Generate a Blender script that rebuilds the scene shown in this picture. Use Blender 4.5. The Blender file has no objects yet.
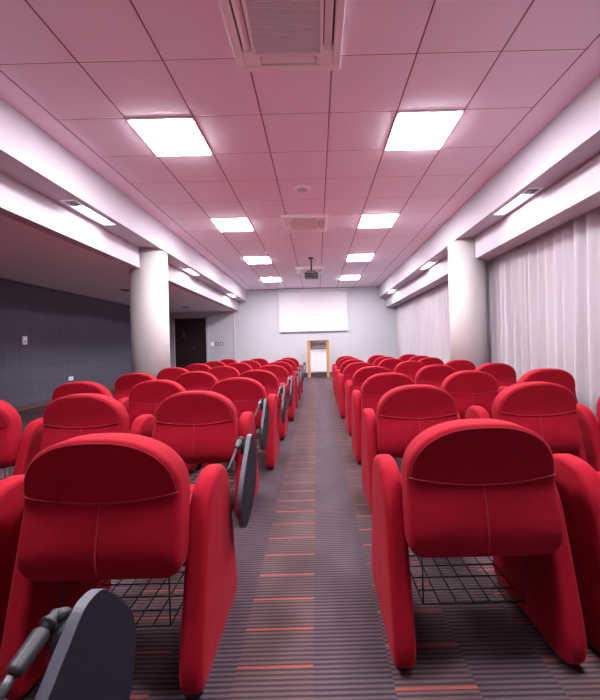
import bpy, bmesh, math, random
from mathutils import Vector, Matrix
random.seed(7)
S = bpy.context.scene
C = S.collection
PI = math.pi
H = 1.03            # eye height
ZC = 3.03           # tiled ceiling
ZS = 2.615          # soffit beside the beams
ZL = 2.30           # low ceiling / fascia underside
YB = 12.1           # end wall
YN = -2.6           # wall behind the viewer
TP = 0.587          # ceiling tile pitch
TX0, TY0 = -0.43, 2.39   # a tile corner

# ------------------------------------------------------------------ materials
def new_mat(name):
    m = bpy.data.materials.new(name); m.use_nodes = True
    nt = m.node_tree
    return m, nt, nt.nodes['Principled BSDF']

def simple(name, col, rough=.6, metal=0, emit=None, es=0, bump=0, bscale=200, var=0):
    m, nt, b = new_mat(name)
    b.inputs['Base Color'].default_value = (*col, 1)
    b.inputs['Roughness'].default_value = rough
    b.inputs['Metallic'].default_value = metal
    if emit:
        b.inputs['Emission Color'].default_value = (*emit, 1)
        b.inputs['Emission Strength'].default_value = es
    if bump or var:
        tc = nt.nodes.new('ShaderNodeTexCoord')
        n = nt.nodes.new('ShaderNodeTexNoise'); n.inputs['Scale'].default_value = bscale
        n.inputs['Detail'].default_value = 3
        nt.links.new(tc.outputs['Object'], n.inputs['Vector'])
        if bump:
            bp = nt.nodes.new('ShaderNodeBump'); bp.inputs['Strength'].default_value = bump
            bp.inputs['Distance'].default_value = .002
            nt.links.new(n.outputs['Fac'], bp.inputs['Height']); nt.links.new(bp.outputs['Normal'], b.inputs['Normal'])
        if var:
            mx = nt.nodes.new('ShaderNodeMix'); mx.data_type = 'RGBA'
            mx.inputs['A'].default_value = (*[c*(1-var) for c in col], 1)
            mx.inputs['B'].default_value = (*[min(1, c*(1+var)) for c in col], 1)
            nt.links.new(n.outputs['Fac'], mx.inputs['Factor'])
            nt.links.new(mx.outputs['Result'], b.inputs['Base Color'])
    return m

class NG:                                   # tiny node helper
    def __init__(s, nt): s.nt = nt
    def v(s, x, sock):
        if isinstance(x, (int, float)): sock.default_value = x
        else: s.nt.links.new(x, sock)
    def m(s, op, a, b=0, c=0):
        n = s.nt.nodes.new('ShaderNodeMath'); n.operation = op
        s.v(a, n.inputs[0]); s.v(b, n.inputs[1]); s.v(c, n.inputs[2])
        return n.outputs[0]
    def mix(s, f, a, b):
        n = s.nt.nodes.new('ShaderNodeMix'); n.data_type = 'RGBA'
        s.v(f, n.inputs['Factor'])
        for x, k in ((a, 'A'), (b, 'B')):
            if isinstance(x, tuple): n.inputs[k].default_value = (*x, 1)
            else: s.nt.links.new(x, n.inputs[k])
        return n.outputs['Result']
    def xyz(s):
        tc = s.nt.nodes.new('ShaderNodeTexCoord'); sp = s.nt.nodes.new('ShaderNodeSeparateXYZ')
        s.nt.links.new(tc.outputs['Object'], sp.inputs[0])
        return tc.outputs['Object'], sp.outputs[0], sp.outputs[1], sp.outputs[2]
    def noise(s, vec, scale, detail=2):
        n = s.nt.nodes.new('ShaderNodeTexNoise'); n.inputs['Scale'].default_value = scale
        n.inputs['Detail'].default_value = detail
        s.nt.links.new(vec, n.inputs['Vector']); return n.outputs['Fac']
    def map(s, vec, scale):
        n = s.nt.nodes.new('ShaderNodeMapping'); n.inputs['Scale'].default_value = scale
        s.nt.links.new(vec, n.inputs['Vector']); return n.outputs[0]

def red_fabric():
    m, nt, b = new_mat('red_wool'); g = NG(nt)
    vec, x, y, z = g.xyz()
    n1 = g.noise(vec, 9, 3)
    col = g.mix(n1, (.27, .0030, .0135), (.35, .0050, .021))
    nt.links.new(col, b.inputs['Base Color'])
    b.inputs['Roughness'].default_value = .85
    b.inputs['Specular IOR Level'].default_value = .15
    b.inputs['Sheen Weight'].default_value = .12
    b.inputs['Sheen Roughness'].default_value = .35
    b.inputs['Sheen Tint'].default_value = (1, .25, .32, 1)
    n2 = g.noise(vec, 420, 2); n3 = g.noise(vec, 14, 2)
    h = g.m('ADD', g.m('MULTIPLY', n2, .10), g.m('MULTIPLY', n3, 1.6))
    bp = nt.nodes.new('ShaderNodeBump'); bp.inputs['Strength'].default_value = .35
    bp.inputs['Distance'].default_value = .006
    nt.links.new(h, bp.inputs['Height']); nt.links.new(bp.outputs['Normal'], b.inputs['Normal'])
    return m
M_red = red_fabric()
M_seam = simple('red_piping', (.30, .007, .022), .8)
M_tab = simple('grey_laminate', (.012, .010, .020), .8, bump=.1, bscale=500)
M_tab.node_tree.nodes['Principled BSDF'].inputs['Specular IOR Level'].default_value = .2
M_tabedge = simple('grey_edge', (.075, .075, .105), .5)
M_blackp = simple('black_plastic', (.015, .015, .018), .5)
M_steel = simple('steel', (.45, .45, .48), .25, 1)
M_dsteel = simple('dark_steel', (.07, .07, .08), .4, .5)
M_wire = simple('black_wire', (.012, .012, .014), .4)
M_white = simple('white_plaster', (.50, .45, .51), .75, bump=.08, bscale=60, var=.01)
M_wallw = simple('white_wall', (.50, .49, .54), .8, bump=.08, bscale=60, var=.01)
M_col = simple('column_paint', (.50, .47, .48), .6, bump=.05, bscale=40)
M_lowc = simple('low_ceiling_paint', (.86, .82, .86), .8)
M_plas = simple('white_plastic', (.95, .93, .95), .4)
M_plasd = simple('vent_shade_dark_plastic', (.16, .12, .14), .6)  # plain dark plastic parts; behind vent slots the tone stands for shade
M_acback = simple('vent_grey', (.82, .84, .84), .6)
M_screen = simple('screen_fabric', (.64, .60, .66), .8)
M_case = simple('screen_case', (.6, .58, .62), .5)
M_door = simple('dark_wood_door', (.022, .010, .010), .35, var=.3, bscale=8)
M_wood = simple('oak', (.52, .25, .09), .45, var=.2, bscale=14)
M_shelf = simple('dark_shelf', (.05, .04, .05), .5)
M_panel = simple('frosted_panel', (.72, .70, .76), .3)
M_base = simple('brown_baseboard', (.10, .055, .045), .5)
M_alu = simple('window_frame_paint', (.35, .34, .36), .4, .3)
M_lamp = simple('lamp_diffuser', (.9, .9, .9), .5, emit=(1, .97, 1.0), es=18)
M_cove = simple('cove_tube', (.9, .9, .9), .5, emit=(1, .95, 1.0), es=6)
M_bluish = simple('speaker_grille', (.55, .52, .68), .5)

def ceil_mat():
    m, nt, b = new_mat('ceiling_tiles'); g = NG(nt)
    vec, x, y, z = g.xyz()
    fx = g.m('FRACT', g.m('DIVIDE', g.m('ADD', x, -TX0+100*TP), TP))
    fy = g.m('FRACT', g.m('DIVIDE', g.m('ADD', y, -TY0+100*TP), TP))
    dx = g.m('MULTIPLY', g.m('MINIMUM', fx, g.m('SUBTRACT', 1, fx)), TP)
    dy = g.m('MULTIPLY', g.m('MINIMUM', fy, g.m('SUBTRACT', 1, fy)), TP)
    lx = g.m('LESS_THAN', dx, .006); ly = g.m('LESS_THAN', dy, .0028)
    inx = g.m('MULTIPLY', g.m('GREATER_THAN', x, TX0-3.02*TP), g.m('LESS_THAN', x, TX0+4.02*TP))
    ln = g.m('MULTIPLY', g.m('MAXIMUM', lx, ly), inx)
    n = g.noise(vec, 300, 2)
    base = g.mix(n, (.92, .82, .96), (.96, .86, .99))
    hl = g.m('MULTIPLY', g.m('LESS_THAN', g.m('ABSOLUTE', g.m('SUBTRACT', g.m('MULTIPLY', fy, TP), .008)), .0042), inx)  # white T-bar edge, its highlight painted into the tile colour
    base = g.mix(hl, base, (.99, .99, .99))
    nt.links.new(g.mix(ln, base, (.30, .12, .17)), b.inputs['Base Color'])
    b.inputs['Roughness'].default_value = .8
    bev = g.m('MULTIPLY', g.m('MINIMUM', g.m('DIVIDE', g.m('MINIMUM', dx, dy), .012), 1), inx)
    bp = nt.nodes.new('ShaderNodeBump'); bp.inputs['Strength'].default_value = .6
    bp.inputs['Distance'].default_value = .004
    nt.links.new(bev, bp.inputs['Height']); nt.links.new(bp.outputs['Normal'], b.inputs['Normal'])
    return m

def carpet_mat():
    m, nt, b = new_mat('carpet'); g = NG(nt)
    vec, x, y, z = g.xyz()
    PW = .245
    px = g.m('DIVIDE', g.m('ADD', x, .284+40*PW), PW)       # plank 40 = dashed
    pid = g.m('FLOOR', px)
    dashed = g.m('COMPARE', g.m('MODULO', pid, 2), 0, .1)
    # per-plank random offset
    wn = nt.nodes.new('ShaderNodeTexWhiteNoise'); wn.noise_dimensions = '1D'
    nt.links.new(pid, wn.inputs['W']); r = wn.outputs['Value']
    rib = g.m('FRACT', g.m('DIVIDE', g.m('ADD', y, g.m('ADD', g.m('MULTIPLY', r, .02), 20)), .0168))
    ribm = nt.nodes.new('ShaderNodeMapRange'); ribm.interpolation_type = 'SMOOTHSTEP'
    nt.links.new(g.m('ABSOLUTE', g.m('SUBTRACT', rib, .5)), ribm.inputs['Value'])
    ribm.inputs['From Min'].default_value = .20; ribm.inputs['From Max'].default_value = .34
    # plank base colours
    n = g.noise(vec, 350, 2)
    big = g.noise(g.map(vec, (2.5, 1.6, 1)), 2.2, 4)
    light = g.mix(dashed, (.094, .063, .074), (.108, .067, .073))
    dark = g.mix(dashed, (.034, .023, .034), (.046, .028, .034))
    c = g.mix(ribm.outputs['Result'], light, dark)
    k = g.m('ADD', g.m('MULTIPLY', n, .5), g.m('ADD', g.m('MULTIPLY', big, .7), .40))
    mul = nt.nodes.new('ShaderNodeVectorMath'); mul.operation = 'SCALE'
    nt.links.new(c, mul.inputs[0]); nt.links.new(k, mul.inputs['Scale'])
    # orange dashes
    ph = g.m('FRACT', g.m('DIVIDE', g.m('ADD', y, g.m('ADD', g.m('MULTIPLY', g.m('MODULO', g.m('DIVIDE', pid, 2), 2), .082), 20*.148-.960+.004)), .148))
    dash = g.m('MULTIPLY', g.m('LESS_THAN', ph, .058), dashed)
    half = g.m('FRACT', px)
    nn = g.noise(g.map(vec, (1.2, 6, 1)), 1, 1)
    col = g.mix(dash, mul.outputs[0], (.30, .065, .055))
    nt.links.new(col, b.inputs['Base Color'])
    b.inputs['Roughness'].default_value = .9
    b.inputs['Specular IOR Level'].default_value = .2
    bp = nt.nodes.new('ShaderNodeBump'); bp.inputs['Strength'].default_value = .5
    bp.inputs['Distance'].default_value = .003
    nt.links.new(g.m('ADD', n, ribm.outputs['Result']), bp.inputs['Height']); nt.links.new(bp.outputs['Normal'], b.inputs['Normal'])
    return m

def slate_mat():
    m, nt, b = new_mat('slate_wallcovering'); g = NG(nt)
    vec, x, y, z = g.xyz()
    def band(c, p, w):
        f = g.m('FRACT', g.m('DIVIDE', g.m('ADD', c, 50*p), p))
        return g.m('LESS_THAN', f, w)
    v1 = band(y, .19, .10); v2 = band(y, .0475, .25); h1 = band(z, .17, .12); h2 = band(z, .51, .5)
    n = g.noise(g.map(vec, (1, 3, 8)), 3, 3)
    f = g.m('ADD', g.m('ADD', g.m('MULTIPLY', v1, .26), g.m('MULTIPLY', v2, .22)),
            g.m('ADD', g.m('MULTIPLY', h1, .14), g.m('ADD', g.m('MULTIPLY', h2, .12), g.m('MULTIPLY', n, .4))))
    nt.links.new(g.mix(g.m('MINIMUM', f, 1), (.062, .060, .092), (.125, .115, .155)), b.inputs['Base Color'])
    b.inputs['Roughness'].default_value = .7
    return m

def curtain_mat():
    m, nt, b = new_mat('sheer_curtain'); g = NG(nt)
    b.inputs['Base Color'].default_value = (.66, .60, .65, 1)
    b.inputs['Roughness'].default_value = .85
    out = nt.nodes['Material Output']
    tr = nt.nodes.new('ShaderNodeBsdfTransparent'); tl = nt.nodes.new('ShaderNodeBsdfTranslucent')
    tl.inputs['Color'].default_value = (.7, .66, .72, 1)
    a = nt.nodes.new('ShaderNodeMixShader'); a.inputs[0].default_value = .25
    nt.links.new(b.outputs[0], a.inputs[1]); nt.links.new(tl.outputs[0], a.inputs[2])
    c = nt.nodes.new('ShaderNodeMixShader'); c.inputs[0].default_value = .10
    nt.links.new(a.outputs[0], c.inputs[1]); nt.links.new(tr.outputs[0], c.inputs[2])
    nt.links.new(c.outputs[0], out.inputs['Surface'])
    return m

def glass_mat():
    m, nt, b = new_mat('window_glass')
    b.inputs['Base Color'].default_value = (.8, .85, .9, 1)
    b.inputs['Roughness'].default_value = .02
    b.inputs['Transmission Weight'].default_value = 1
    b.inputs['IOR'].default_value = 1.3
    return m
M_ceil, M_carpet, M_slate, M_curt, M_glass = ceil_mat(), carpet_mat(), slate_mat(), curtain_mat(), glass_mat()

# ------------------------------------------------------------------ mesh helpers
def obj(name, bm, m, parent=None, smooth=False):
    me = bpy.data.meshes.new(name)
    bmesh.ops.recalc_face_normals(bm, faces=bm.faces)
    if smooth:
        for f in bm.faces: f.smooth = True
    bm.to_mesh(me); bm.free()
    if isinstance(m, list):
        for x in m: me.materials.append(x)
    else: me.materials.append(m)
    o = bpy.data.objects.new(name, me); C.objects.link(o)
    if parent: o.parent = parent
    return o

def add_box(bm, x0, x1, y0, y1, z0, z1, bev=0, mi=0):
    r = bmesh.ops.create_cube(bm, size=1)
    for v in r['verts']:
        v.co = Vector(((x0+x1)/2+v.co.x*(x1-x0), (y0+y1)/2+v.co.y*(y1-y0), (z0+z1)/2+v.co.z*(z1-z0)))
    fs = list({f for v in r['verts'] for f in v.link_faces})
    for f in fs: f.material_index = mi
    if bev:
        es = list({e for v in r['verts'] for e in v.link_edges})
        bmesh.ops.bevel(bm, geom=es, offset=bev, segments=3, affect='EDGES', profile=.6)

def bx(*a, **k):
    bm = bmesh.new(); add_box(bm, *a, **k); return bm

def add_tube(bm, pts, r, seg=8, cap=True):
    pts = [Vector(p) for p in pts]
    rings = []
    up = None
    for i, p in enumerate(pts):
        t = (pts[min(i+1, len(pts)-1)]-pts[max(i-1, 0)]).normalized()
        if up is None:
            up = Vector((0, 0, 1)) if abs(t.z) < .9 else Vector((1, 0, 0))
        a = t.cross(up).normalized(); b = a.cross(t).normalized(); up = b
        rr = r[i] if isinstance(r, (list, tuple)) else r
        rings.append([bm.verts.new(p+a*math.cos(2*PI*k/seg)*rr+b*math.sin(2*PI*k/seg)*rr) for k in range(seg)])
    for A, B in zip(rings, rings[1:]):
        for k in range(seg): bm.faces.new((A[k], A[(k+1) % seg], B[(k+1) % seg], B[k]))
    if cap:
        bm.faces.new(rings[0]); bm.faces.new(rings[-1][::-1])

def add_disc(bm, c, r, z0, z1, seg=32, prof=None):
    prof = prof or [(r, z0), (r, z1)]
    rings = [[bm.verts.new((c[0]+rr*math.cos(2*PI*k/seg), c[1]+rr*math.sin(2*PI*k/seg), z)) for k in range(seg)] for rr, z in prof]
    for A, B in zip(rings, rings[1:]):
        for k in range(seg): bm.faces.new((A[k], A[(k+1) % seg], B[(k+1) % seg], B[k]))
    bm.faces.new(rings[0]); bm.faces.new(rings[-1][::-1])

def catmull(P, n=6):
    out = []
    N = len(P)
    for i in range(N):
        p0, p1, p2, p3 = (Vector(P[(i+j-1) % N]) for j in range(4))
        for k in range(n):
            t = k/n
            out.append(.5*((2*p1)+(-p0+p2)*t+(2*p0-5*p1+4*p2-p3)*t*t+(-p0+3*p1-3*p2+p3)*t**3))
    return out

def offset_poly(P, d):
    """inward offset of a (counter-clockwise or clockwise) smooth outline"""
    N = len(P)
    area = sum(P[i][0]*P[(i+1) % N][1]-P[(i+1) % N][0]*P[i][1] for i in range(N))
    s = 1 if area > 0 else -1
    out = []
    for i in range(N):
        t = (Vector(P[(i+1) % N])-Vector(P[i-1])).normalized()
        out.append(Vector(P[i])+Vector((-t.y, t.x))*d*s)
    return out

def pad(P, half, rad, place, center, inner=(1, .75, .5, .25), dome=0.0):
    """closed upholstered slab: outline P (2D), half thickness, rounded rim of radius rad.
    place(a, b, t) -> 3D point, t = signed thickness coordinate."""
    bm = bmesh.new()
    rings = []
    K = 6
    for side in (-1, 1):
        rs = []
        for k in range(K+1):
            a = PI/2*k/K                           # 0 = equator, 90 = onto the face
            q = offset_poly(P, rad*(1-math.cos(a)))
            t = (half-rad)+rad*math.sin(a)
            rs.append([(p, side*t) for p in q])
        q = offset_poly(P, rad)
        c = Vector(center)
        for s in inner[1:]:
            rs.append([(c+(p-c)*s, side*(half+dome*(1-s*s))) for p in q])
        rings.append(rs)
    def mk(r): return [bm.verts.new(place(p.x, p.y, t)) for p, t in r]
    A = [mk(r) for r in rings[0]]; B = [mk(r) for r in rings[1]]
    N = len(P)
    def strip(R, S2):
        for k in range(N): bm.faces.new((R[k], R[(k+1) % N], S2[(k+1) % N], S2[k]))
    for R in (A, B):
        for a, b in zip(R, R[1:]): strip(a, b)
    strip(A[0], B[0])
    for R, sgn in ((A, -1), (B, 1)):
        cv = bm.verts.new(place(center[0], center[1], sgn*(half+dome)))
        for k in range(N): bm.faces.new((R[-1][k], R[-1][(k+1) % N], cv))
    return bm

def thing(name, label, cat, loc=(0, 0, 0), rz=0, group=None):
    o = bpy.data.objects.new(name, None); C.objects.link(o)
    o.empty_display_size = .1
    o.location = loc; o.rotation_euler = (0, 0, rz)
    return tag(o, label, cat, group)
def tag(o, label, cat, group=None):
    o['label'] = label; o['category'] = cat
    if group: o['group'] = group
    return o
def struct(name, bm, m, parent=None, smooth=False):
    o = obj(name, bm, m, parent, smooth)
    if not parent: o['kind'] = 'structure'
    return o
def copy_tree(o, parent=None):
    c = o.copy(); C.objects.link(c)
    if parent: c.parent = parent
    for ch in list(o.children): copy_tree(ch, c)
    return c

# ------------------------------------------------------------------ setting
struct('floor', bx(-5.6, 3.3, YN, YB+.1, -.1, 0), M_carpet)
struct('ceiling', bx(-2.45, 2.24, YN, YB+.05, ZC, ZC+.12), M_ceil)
struct('wall_back', bx(-5.6, 3.3, YB, YB+.15, 0, ZC+.3), M_wallw)
struct('wall_near', bx(-5.6, 3.3, YN-.15, YN, 0, ZC+.3), M_wallw)
struct('wall_left', bx(-5.45, -5.3, YN, YB, 0, ZL+.1), M_slate)
# beams: vertical face beside the tiled ceiling + soffit + fascia
bm = bmesh.new(); add_box(bm, -2.72, -2.42, YN, YB, ZS+.06, ZC+.12); 
FIX = [.4, 3.98, 7.1, 10.55]
def soffit(bm, x0, x1, fx0, fx1, fl=.36):
    ys = YN
    for fy in FIX:
        add_box(bm, x0, x1, ys, fy-fl, ZS, ZS+.06); ys = fy+fl
        add_box(bm, x0, fx0, fy-fl, fy+fl, ZS, ZS+.06)
        add_box(bm, fx1, x1, fy-fl, fy+fl, ZS, ZS+.06)
    add_box(bm, x0, x1, ys, YB, ZS, ZS+.06)
LX0, LX1 = -2.64, -2.50
soffit(bm, -2.72, -2.42, LX0, LX1)
struct('trim_1', bm, M_white)
bm = bmesh.new(); add_box(bm, 2.20, 2.46, YN, YB, ZS+.06, ZC+.12)
RX0, RX1 = 2.27, 2.40
soffit(bm, 2.20, 2.46, RX0, RX1)
struct('trim_2', bm, M_white)
bm = bx(-2.86, -2.72, YN, YB, ZL, ZC+.1); struct('trim_3', bm, M_white)       # fascia left
bm = bx(2.46, 2.74, YN, YB, ZL-.01, ZC+.1); struct('trim_4', bm, M_white)       # fascia right
struct('ceiling_low', bx(-5.5, -2.86, YN, YB, ZL, ZL+.1), M_lowc)
struct('ceiling_pocket', bx(2.74, 3.2, YN, YB, ZL+.25, ZL+.3), M_white)
struct('baseboard_left', bx(-5.3, -5.285, YN, YB, 0, .08), M_base)
struct('baseboard_back', bx(-3.84, 3.0, YB-.015, YB, 0, .07), M_base)
# thin duct on the end wall
struct('trim_5', bx(-2.92, -2.86, YB-.03, YB, .07, ZL), M_white)

# window wall behind the curtains
struct('wall_right', bx(3.02, 3.17, YN, YB, 0, .95), M_white)
struct('wall_right_top', bx(3.02, 3.17, YN, YB, 2.4, ZC), M_white)
wy = [YN, .3, 3.3, 5.6, 8.8, YB]
for i in range(5):
    y0, y1 = wy[i], wy[i+1]
    e = bpy.data.objects.new('window_%d' % (i+1), None); C.objects.link(e); e['kind'] = 'structure'
    e.location = (3.05, (y0+y1)/2, .95)
    hw = (y1-y0)/2
    bm = bmesh.new()
    add_box(bm, 0, .06, -hw, -hw+.06, 0, 1.45); add_box(bm, 0, .06, hw-.06, hw, 0, 1.45)
    add_box(bm, 0, .06, -.04, .04, 0, 1.45)
    add_box(bm, 0, .06, -hw, hw, 0, .06); add_box(bm, 0, .06, -hw, hw, 1.39, 1.45)
    obj('window_frame', bm, M_alu, e)
    for a, b in ((-hw+.06, -.04), (.04, hw-.06)):
        obj('pane', bx(.025, .035, a, b, .06, 1.39), M_glass, e)
    obj('window_sill', bx(-.08, 0, -hw, hw, -.03, 0), M_white, e)

# columns
def column(x, y, r, label):
    bm = bmesh.new(); add_disc(bm, (0, 0), r, 0, ZS, 64, [(r, 0), (r, ZS-.002)])
    o = obj('round_column', bm, M_col, None, False)
    for f in o.data.polygons:
        f.use_smooth = abs(f.normal.z) < .5
    o.location = (x, y, 0); o['kind'] = 'structure'; return o
column(-2.715, 5.64, .285, '').name = 'column_left'
column(2.445, 5.56, .278, '').name = 'column_right'

# door on the end wall
e = bpy.data.objects.new('door_1', None); C.objects.link(e); e['kind'] = 'structure'
e.location = (-4.415, YB, 0)
bm = bmesh.new()
add_box(bm, -.62, -.545, -.04, 0, 0, 2.14); add_box(bm, .545, .62, -.04, 0, 0, 2.14); add_box(bm, -.62, .62, -.04, 0, 2.08, 2.14)
obj('door_frame', bm, M_white, e)
for s in (-1, 1):
    a, b = (-.54, -.003) if s < 0 else (.003, .54)
    lf = obj('door_leaf', bx(a, b, -.03, 0, .01, 2.075), M_door, e)
    bm = bmesh.new(); add_tube(bm, [(s*.06, -.03, 1.02), (s*.06, -.07, 1.02), (s*.17, -.07, 1.02)], .009)
    obj('door_handle', bm, M_steel, lf, True)
bm = bmesh.new(); add_box(bm, -.26, -.2, -.034, -.03, 1.42, 1.62); obj('door_plate', bm, M_steel, e)

# ------------------------------------------------------------------ armchair
W2 = .242
def back_outline():
    P = []
    hw_top = .236
    # from bottom centre going right, up, over the dome, down the left side
    def half():
        L = [(0.08, .345), (.16, .345), (.198, .349), (.226, .368), (.240, .405), (.240, .46), (.237, .54), (.236, .60)]
        for k in range(1, 12):
            a = PI/2*k/12
            L.append((.236*math.cos(a)**(2/2.45), .60+.176*math.sin(a)**(2/2.2)))
        return L
    R = half()
    P = [(0, .345)]+R+[(0, .776)]+[(-x, z) for x, z in R[::-1]]
    return P
BO = catmull(back_outline(), 3)
def spine(z):
    K = [(.335, .080), (.375, .055), (.425, .046), (.50, .058), (.58, .078), (.64, .070), (.72, .050), (.80, .028)]
    if z <= K[0][0]: return K[0][1]
    for (a, ya), (b, yb) in zip(K, K[1:]):
        if z <= b:
            t = (z-a)/(b-a); t = t*t*(3-2*t) if False else t
            return ya+(yb-ya)*t
    return K[-1][1]
def sspine(z):
    return sum(spine(z+d) for d in (-.03, -.02, -.01, 0, .01, .02, .03))/7
def bplace(a, b, t):
    return Vector((a, sspine(b)+t-.0, b))
YRS = []
def rear(x, z, lift=.001):
    """point on the rear face"""
    return Vector((x, sspine(z)-.050-lift-.006*(1-min(1, (x/.24)**2)), z))

def make_chair():
    t = thing('auditorium_armchair', 'x', 'armchair')
    bk = obj('backrest', pad(BO, .050, .021, bplace, (0, .57), (1, .85, .7, .55, .4, .25, .12), .007), M_red, t, True)
    # piping: rim, horizontal seam and centre seam on the rear face
    bm = bmesh.new()
    rim = offset_poly(BO, .012)
    
    N = len(rim)
    idx = [i for i in range(N) if rim[i].y > .60]
    add_tube(bm, [Vector((rim[i].x, sspine(rim[i].y)-.0478, rim[i].y)) for i in idx], .0017, 6)
    hs = []
    for k in range(25):
        x = -.232+.464*k/24
        z = .580+.026*(x/.24)**2
        e = max(0, abs(x)-.210)
        hs.append((x, sspine(z)-.0525-.006*(1-(x/.24)**2)+e*e*14, z))
    add_tube(bm, hs, .0023, 6)
    add_tube(bm, [(0, sspine(z)-.0565, z) for z in [.580-.0165*k for k in range(13)]], .0026, 6)
    obj('seam', bm, M_seam, bk, True)
    # seat cushion
    so = catmull([(-.20, .10), (0, .09), (.20, .10), (.228, .13), (.23, .30), (.228, .47), (.20, .51), (0, .525), (-.20, .51), (-.228, .47), (-.23, .30), (-.228, .13)], 4)
    obj('seat', pad(so, .05, .04, lambda a, b, tt: Vector((a, b, .375+tt+.05*(b-.1))), (0, .3), (1, .8, .5, .25), .012), M_red, t, True)
    # side panels: slanting rear edge, rounded arm top, on the floor
    pp = [(.045, .012), (.008, .022), (-.010, .06), (-.006, .13), (.030, .28), (.066, .42), (.098, .515), (.150, .580), (.215, .603), (.285, .598),
          (.338, .562), (.368, .50), (.400, .36), (.430, .20), (.455, .09), (.445, .035), (.40, .012), (.25, .012), (.12, .012)]
    po = catmull(pp, 4)
    for s in (-1, 1):
        def pl(a, b, tt, s=s): return Vector((s*.263+tt, a, b))
        p = obj('side_panel', pad(po, .035, .023, pl, (.22, .26), (1, .8, .6, .4, .2), .002), M_red, t, True)
        bm = bmesh.new()
        add_box(bm, s*.263-.024, s*.263+.024, -.0+.03, .43, .0, .0135, .003)
        obj('glide', bm, M_blackp, p)
    # wire book basket under the seat
    bm = bmesh.new()
    r = .0026
    x0, x1, y0, y1, z = -.175, .165, .10, .43, .15
    for k in range(7):
        x = x0+(x1-x0)*k/6
        add_tube(bm, [(x, y0, z), (x, y1, z), (x, y1, z+.06)], r, 5)
    for k in range(6):
        y = y0+(y1-y0)*k/5
        add_tube(bm, [(x0, y, z), (x1, y, z)], r, 5)
    add_tube(bm, [(x0, y0, z), (x0, y0, .34)], r, 5); add_tube(bm, [(x1, y0, z), (x1, y0, .34)], r, 5)
    add_tube(bm, [(x0, y1, z), (x0, y1, .35)], r, 5); add_tube(bm, [(x1, y1, z), (x1, y1, .35)], r, 5)
    obj('book_basket', bm, M_wire, t, True)
    return t

def add_tablet(t):
    to = catmull([(.495, .650), (.520, .645), (.545, .622), (.585, .575), (.618, .52), (.622, .44), (.590, .36), (.48, .305), (.385, .305), (.325, .37), (.312, .44), (.335, .50), (.385, .56), (.435, .61), (.472, .644)], 4)
    tb = obj('writing_tablet', pad(to, .010, .002, lambda a, b, tt: Vector((.345+tt+.04*(b-.45), a, b)), (.46, .47), (1, .6, .3)), [M_tab, M_tabedge], t, True)
    for f in tb.data.polygons:
        if abs(f.normal.x) < .6: f.material_index = 1
        f.use_smooth = False
    bm = bmesh.new()
    add_tube(bm, [(.272, .325, .53), (.300, .35, .56), (.314, .390, .606), (.317, .406, .620)], .0065, 10)
    arm = obj('tablet_arm', bm, M_dsteel, t, True)
    bm = bmesh.new()
    add_tube(bm, [(0.3160, 0.404, 0.6160), (0.3170, 0.408, 0.6190), (0.3170, 0.409, 0.6190), (0.3190, 0.448, 0.6340), (0.3190, 0.451, 0.6350)], [.008, .0125, .0125, .0125, .009], 16)
    add_tube(bm, [(0.3190, 0.451, 0.6350), (0.3200, 0.476, 0.6410)], .0085, 14)
    add_tube(bm, [(0.3195, 0.458, 0.6370), (0.3200, 0.463, 0.6380)], .0125, 14)
    add_tube(bm, [(0.3200, 0.470, 0.6400), (0.3240, 0.486, 0.6320), (0.3320, 0.498, 0.6150)], [.010, .009, .008], 12)
    bm2 = obj('joint', bm, M_blackp, arm, True)
    bm = bmesh.new()
    add_tube(bm, [(.322, .478, .600), (.342, .478, .600)], .030, 20)
    obj('mounting_disc', bm, M_blackp, tb, True)

proto = make_chair()
protoT = make_chair(); add_tablet(protoT)
# foot depth and chair centre X of each row, from the nearest row to the lectern
rowsL = [(.997, -.657), (2.01, -.722), (2.84, -.665), (3.74, -.66), (4.68, -.625), (5.60, -.63), (6.52, -.63), (7.45, -.62)]
rowsR = [(1.06, .535), (2.02, .600), (2.92, .620), (3.83, .635), (4.76, .605), (5.68, .62), (6.60, .63), (7.50, .64)]
ROW = ['nearest whole row', 'second row from the nearest', 'third row from the nearest', 'fourth row from the nearest',
       'fourth row from the lectern', 'third row from the lectern', 'second row from the lectern', 'front row by the lectern']
usedP = usedT = False
for side, rows in (('left', rowsL), ('right', rowsR)):
    for i, (d, xc) in enumerate(rows):
        for c in range(3):
            if i == 0 and c == 2: continue
            tabl = side == 'left' and c == 0
            if tabl:
                o = protoT if not usedT else copy_tree(protoT); usedT = True
            else:
                o = proto if not usedP else copy_tree(proto); usedP = True
            sx = -1 if side == 'left' else 1
            dx = (.003 if i == 0 else -.012) if side == 'left' else ((-.025 if i == 0 else -.010)+(.045 if c and i else 0))
            if i == 0 and c: d -= .045
            if side == 'right' and i == 5 and c: dx -= (.075 if c == 1 else .102)
            jx, jy, jr = (0, 0, 0) if c == 0 else (random.uniform(-.01, .01), random.uniform(-.02, .02), random.uniform(-.012, .012))
            o.location = (xc+sx*c*.66+jx+dx, d+jy, 0); o.rotation_euler = (0, 0, jr)
            seat = ['aisle seat', 'middle seat', 'slate-wall side' if side == 'left' else 'curtain side'][c]
            lab = 'red armchair%s, %s block, %s, %s' % (' with grey tablet' if tabl else '', side, seat, ROW[i])
            tag(o, lab, 'armchair', 'red armchairs of the %s block' % side)
o = copy_tree(protoT)
o.location = (-.718, .038, 0)
tag(o, 'red armchair cut off at lower left, its folded grey writing tablet close up', 'armchair', 'red armchairs of the left block')

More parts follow.
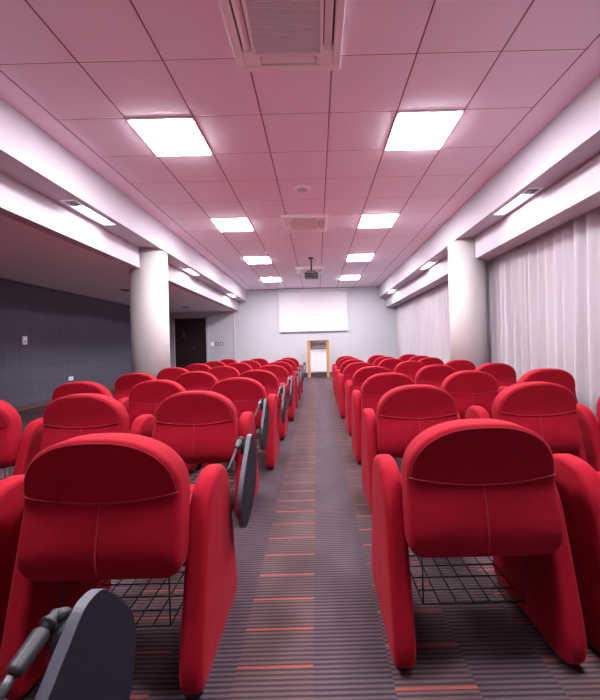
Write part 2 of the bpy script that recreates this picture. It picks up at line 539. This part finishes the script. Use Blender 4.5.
# ------------------------------------------------------------------ ceiling lights
def light(x, y, label, first=[None]):
    if first[0] is None:
        t = thing('ceiling_light', label, 'ceiling light', (x, y, ZC), 0, 'square ceiling lights')
        h = TP/2-.006
        bm = bmesh.new()
        for a in ((-h, h, -h, -h+.018), (-h, h, h-.018, h), (-h, -h+.018, -h+.018, h-.018), (h-.018, h, -h+.018, h-.018)):
            add_box(bm, *a, -.012, 0)
        obj('frame', bm, M_plas, t)
        obj('diffuser', bx(-h+.018, h-.018, -h+.018, h-.018, -.019, 0), M_lamp, t)
        first[0] = t
        return t
    o = copy_tree(first[0]); o.location = (x, y, ZC); tag(o, label, 'ceiling light', 'square ceiling lights'); return o
ords = ['nearest lit', 'second lit', 'third lit', 'farthest lit']
for j, y in enumerate([TY0+TP*1.5+4*TP*k for k in range(4)]):
    for s, x in (('left', TX0-1.5*TP), ('right', TX0+2.5*TP)):
        light(x, y, '%s square ceiling panel light in the %s row of panels' % (ords[j], s))
for s, x in (('left', TX0-1.5*TP), ('right', TX0+2.5*TP)):
    light(x, TY0+TP*1.5-4*TP, 'square ceiling panel light overhead out of view in the %s row' % s)

# ------------------------------------------------------------------ cove lights
def cove(x0, x1, y, label):
    t = thing('cove_light', label, 'light fitting', ((x0+x1)/2, y, ZS), 0, 'louvred lights along the beams')
    w = (x1-x0)/2
    bm = bmesh.new()
    add_box(bm, -w, w, -.36, .36, .054, .058)
    obj('reflector', bm, M_plas, t)
    bm = bmesh.new()
    add_box(bm, -w-.012, -w, -.37, .37, -.006, 0); add_box(bm, w, w+.012, -.37, .37, -.006, 0)
    add_box(bm, -w, w, -.372, -.36, -.006, 0); add_box(bm, -w, w, .36, .372, -.006, 0)
    obj('frame', bm, M_plas, t)
    bm = bmesh.new()
    for s in (-.33, .33): add_tube(bm, [(s*w, -.16, .03), (s*w, .30, .03)], .013, 12)
    obj('fluorescent_tube', bm, M_cove, t, True)
    bm = bmesh.new()
    for k in range(7):
        yy = -.34+k*.02
        add_box(bm, -w+.004, w-.004, yy, yy+.003, -.004, .045)
    obj('louvre', bm, M_steel, t)
    return t
for j, y in enumerate(FIX):
    n = ['overhead out-of-view', 'nearest', 'middle', 'farthest'][j]
    cove(LX0, LX1, y, '%s glowing light recessed along the left beam' % n)
    cove(RX0, RX1, y, '%s glowing light recessed along the right beam' % n)

# ------------------------------------------------------------------ air conditioning cassettes
def cassette(y, label, first=[None]):
    if first[0] is not None:
        o = copy_tree(first[0]); o.location.y = y; tag(o, label, 'air conditioner', 'ceiling air conditioners'); return
    t = thing('air_conditioning_cassette', label, 'air conditioner', (-.145, y, ZC), 0, 'ceiling air conditioners')
    h = .36
    bm = bmesh.new()
    # raised frame with four slots: outer ring and inner ring
    def ring(o, i, z0, z1, b=.004):
        add_box(bm, -o, o, -o, -i, z0, z1, b); add_box(bm, -o, o, i, o, z0, z1, b)
        add_box(bm, -o, -i, -i, i, z0, z1, b); add_box(bm, i, o, -i, i, z0, z1, b)
    ring(h, .305, -.048, 0, .008)
    ring(.235, .215, -.044, 0, .003)
    for sx in (-1, 1):
        for sy in (-1, 1):
            a, b = sorted((sx*.232, sx*.303)); c, d = sorted((sy*.19, sy*.303))
            add_box(bm, a, b, c, d, -.044, 0, .003)
            a, b = sorted((sx*.19, sx*.235)); c, d = sorted((sy*.232, sy*.303))
            add_box(bm, a, b, c, d, -.044, 0, .003)
    obj('frame', bm, M_plas, t, False)
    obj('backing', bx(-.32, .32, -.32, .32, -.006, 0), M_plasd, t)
    obj('grille_backing', bx(-.214, .214, -.214, .214, -.030, -.024), M_acback, t)
    for k in range(4):
        bm = bmesh.new(); add_box(bm, -.185, .185, -.026, .026, -.003, .003, .002)
        f = obj('louvre_flap', bm, M_plas, t)
        a = k*PI/2
        f.location = (.268*math.sin(a), -.268*math.cos(a), -.030); f.rotation_euler = (math.radians(28), 0, a)
    bm = bmesh.new()
    for k in range(27):
        y0 = -.208+k*.016
        pts = []
        for j in range(13):
            x = -.213+.426*j/12
            pts.append((x, y0+.010*math.cos(x/.213*PI/2)*(1 if y0 > 0 else -1)*abs(y0)/.2, -.034))
        add_tube(bm, pts, .0034, 4)
    obj('grille', bm, M_plas, t)
    first[0] = t
cassette(2.10, 'large nearest air conditioning cassette cut off at the top of the picture')
cassette(5.62, 'middle air conditioning cassette between the second pair of ceiling lights')
cassette(9.14, 'farthest air conditioning cassette in the ceiling beyond the projector')

# round ceiling speaker
t = thing('ceiling_speaker', 'small round white ceiling disc between two air conditioners', 'speaker', (-.135, 4.42, ZC))
bm = bmesh.new(); add_disc(bm, (0, 0), .1, 0, 0, 40, [(.112, 0), (.112, -.006), (.10, -.014), (.072, -.016), (.072, -.004)]); obj('rim', bm, M_plas, t, False)
bm = bmesh.new(); add_disc(bm, (0, 0), .07, 0, 0, 32, [(.071, -.004), (.071, -.014), (.05, -.022), (.02, -.025)]); obj('grille', bm, M_bluish, t, True)

# projector
t = thing('projector', 'dark projector hanging from the ceiling on a short black pole', 'projector', (-.085, 7.9, ZC))
bm = bmesh.new(); add_disc(bm, (0, 0), .06, 0, 0, 24, [(.06, 0), (.06, -.015), (.025, -.03)]); add_tube(bm, [(0, 0, -.02), (0, 0, -.30)], .02, 14)
obj('pole', bm, M_blackp, t, True)
bm = bmesh.new()
add_box(bm, -.10, .10, -.02, .02, -.315, -.295, .003)
for s in (-1, 1): add_tube(bm, [(s*.09, 0, -.30), (s*.115, -.06, -.36)], .009); add_tube(bm, [(s*.09, 0, -.30), (s*.115, .08, -.36)], .009)
obj('bracket', bm, M_blackp, t)
bm = bmesh.new(); add_box(bm, -.155, .155, -.12, .13, -.47, -.355, .018); obj('body', bm, simple('projector_grey', (.016, .015, .019), .4), t, True)
bm = bmesh.new()
for k in range(6): add_box(bm, .02+k*.02, .03+k*.02, -.124, -.119, -.44, -.385)
obj('vent', bm, M_plasd, t)
bm = bmesh.new(); add_tube(bm, [(-.07, .12, -.41), (-.07, .155, -.41)], .035, 20); obj('lens', bm, M_steel, t, True)

# projection screen
t = thing('projection_screen', 'white roll-down projection screen hanging on the end wall', 'screen', (-.10, YB-.07, 0))
obj('case', bx(-1.23, 1.23, -.04, .07, 2.90, 3.0, bev=.01), M_case, t)
obj('fabric', bx(-1.19, 1.19, -.004, 0, 1.53, 2.91), M_screen, t)
obj('bottom_bar', bx(-1.19, 1.19, -.015, .012, 1.505, 1.53, bev=.004), M_case, t)

# lectern
t = thing('lectern', 'light oak lectern with a pale front panel below the screen', 'lectern', (.035, 10.9, 0))
for sx in (-1, 1):
    obj('post', bx(sx*.30-.045, sx*.30+.045, 0, .06, 0, 1.17, bev=.006), M_wood, t)
    obj('rear_post', bx(sx*.285-.03, sx*.285+.03, .40, .45, 0, 1.10, bev=.005), M_wood, t)
    obj('side_rail', bx(sx*.29-.02, sx*.29+.02, .06, .40, .08, .14, bev=.004), M_wood, t)
    obj('side_rail', bx(sx*.29-.02, sx*.29+.02, .06, .40, 1.04, 1.10, bev=.004), M_wood, t)
obj('top', bx(-.345, .345, -.02, .46, 1.17, 1.19, bev=.005), M_wood, t)
obj('drawer_front', bx(-.255, .255, .01, .03, 1.13, 1.168), M_shelf, t)
obj('shelf', bx(-.255, .255, .0, .42, .90, .925), M_shelf, t)
obj('front_panel', bx(-.255, .255, .03, .045, .20, .895), M_panel, t)
obj('upper_panel', bx(-.255, .255, .39, .40, .93, 1.12), M_panel, t)
obj('foot_rail', bx(-.255, .255, .01, .05, .05, .11, bev=.004), M_shelf, t)

# small wall and ceiling fittings
for y, w in ((7.33, 'nearer'), (10.6, 'farther')):
    t = thing('downlight', '%s unlit recessed downlight in the low ceiling left of the column' % w, 'downlight', (-4.02, y, ZL), 0, 'unlit downlights')
    bm = bmesh.new(); add_disc(bm, (0, 0), .1, 0, 0, 32, [(.115, 0), (.115, -.006), (.095, -.008), (.09, -.001)]); obj('rim', bm, M_plasd, t)
    bm = bmesh.new(); add_disc(bm, (0, 0), .09, 0, 0, 32, [(.09, -.001), (.09, -.004)]); obj('bulb_recess', bm, M_wire, t)
t = thing('wall_sensor', 'small white rounded sensor on the slate-grey left wall', 'sensor', (-5.3, 6.24, 1.25))
bm = bmesh.new(); add_box(bm, 0, .03, -.05, .05, -.075, .075, .014); obj('cover', bm, M_plas, t, True)
bm = bmesh.new(); add_box(bm, .029, .034, -.018, .018, -.03, -.01, .002); obj('lens', bm, M_plasd, t)
t = thing('wall_socket', 'white socket low on the slate-grey left wall', 'socket', (-5.3, 7.4, .45))
bm = bmesh.new(); add_box(bm, 0, .012, -.065, .065, -.04, .04, .003); obj('plate', bm, M_plas, t)
bm = bmesh.new()
for k in (-.03, 0, .03): add_box(bm, .012, .014, k-.008, k+.008, -.02, .02)
obj('insert', bm, M_case, t)
for k, (x, w, c, l) in enumerate(((-3.67, .12, M_plas, 'white switch plate nearest the dark door'), (-3.50, .11, M_shelf, 'dark middle switch plate beside the door'), (-3.34, .10, M_plasd, 'small grey switch plate farthest from the door'))):
    t = thing('light_switch', l, 'switch', (x, YB, 1.16), 0, 'switches beside the door')
    obj('plate', bx(-w/2, w/2, -.012, 0, -.06, .06, bev=.003), c, t)
    obj('rocker', bx(-.02, .02, -.018, -.012, -.03, .03, bev=.002), M_plas, t)

# ------------------------------------------------------------------ curtains
def curtain(y0, y1, seed, label):
    rnd = random.Random(seed)
    bm = bmesh.new()
    ys = []; y = y0; ph = rnd.uniform(0, 6)
    cols = []
    n = int((y1-y0)/.0125)
    per = .15
    zz = [.02, .5, 1.0, 1.5, 2.0, 2.3, 2.42]
    for i in range(n+1):
        yy = y0+(y1-y0)*i/n
        ph += 2*PI*.0125/(per*(1+.35*math.sin(yy*3.1+seed)+.2*math.sin(yy*7.7)))
        col = []
        for z in zz:
            amp = .066*(1-.3*(z/2.42))*(1+.4*math.sin(yy*4.3+seed*2))
            pz = ph+.3*math.sin(z*1.7+yy)
            x = (math.sin(pz)+.28*math.sin(2*pz+.8))*amp+.007*math.sin(3.7*pz+z)
            col.append(bm.verts.new((2.81+x, yy+.012*math.sin(ph*.5+z*1.3), z)))
        cols.append(col)
    for a, b in zip(cols, cols[1:]):
        for k in range(len(zz)-1): bm.faces.new((a[k], b[k], b[k+1], a[k+1]))
    o = obj('curtain', bm, M_curt, None, True)
    sol = o.modifiers.new('thickness', 'SOLIDIFY'); sol.thickness = .0015
    return tag(o, label, 'curtain', 'pale pleated curtains')
curtain(YN+.05, .57, 1, 'pale sheer curtain beside the viewer, out of the picture')
curtain(.58, 3.545, 2, 'pale pleated curtain at the right edge of the picture')
curtain(3.555, 5.59, 3, 'pale pleated curtain just right of the right column')
curtain(5.65, 8.88, 4, 'pale pleated curtain just beyond the right column')
curtain(8.92, 12.05, 5, 'farthest pale pleated curtain meeting the end wall')
tag(obj('curtain_track', bx(2.76, 2.86, YN+.02, YB-.02, 2.425, 2.45), M_alu), 'long metal track holding the right-hand curtains', 'curtain track')

# ------------------------------------------------------------------ world and camera
w = bpy.data.worlds.new('dusk'); S.world = w; w.use_nodes = True
w.node_tree.nodes['Background'].inputs[0].default_value = (.50, .46, .5, 1)
w.node_tree.nodes['Background'].inputs[1].default_value = .3
cd = bpy.data.cameras.new('camera'); cam = bpy.data.objects.new('camera', cd); C.objects.link(cam)
cd.sensor_fit = 'HORIZONTAL'; cd.sensor_width = 36; cd.lens = 36*345/600
cd.shift_x = -17/600; cd.shift_y = -5/600
cd.clip_start = .02
cam.location = (0, 0, H); cam.rotation_euler = (PI/2, math.radians(1.5), 0)
S.camera = cam
vs = S.view_settings
vs.view_transform = 'Standard'; vs.look = 'None'; vs.gamma = 1; vs.exposure = 2.32
vs.use_curve_mapping = False
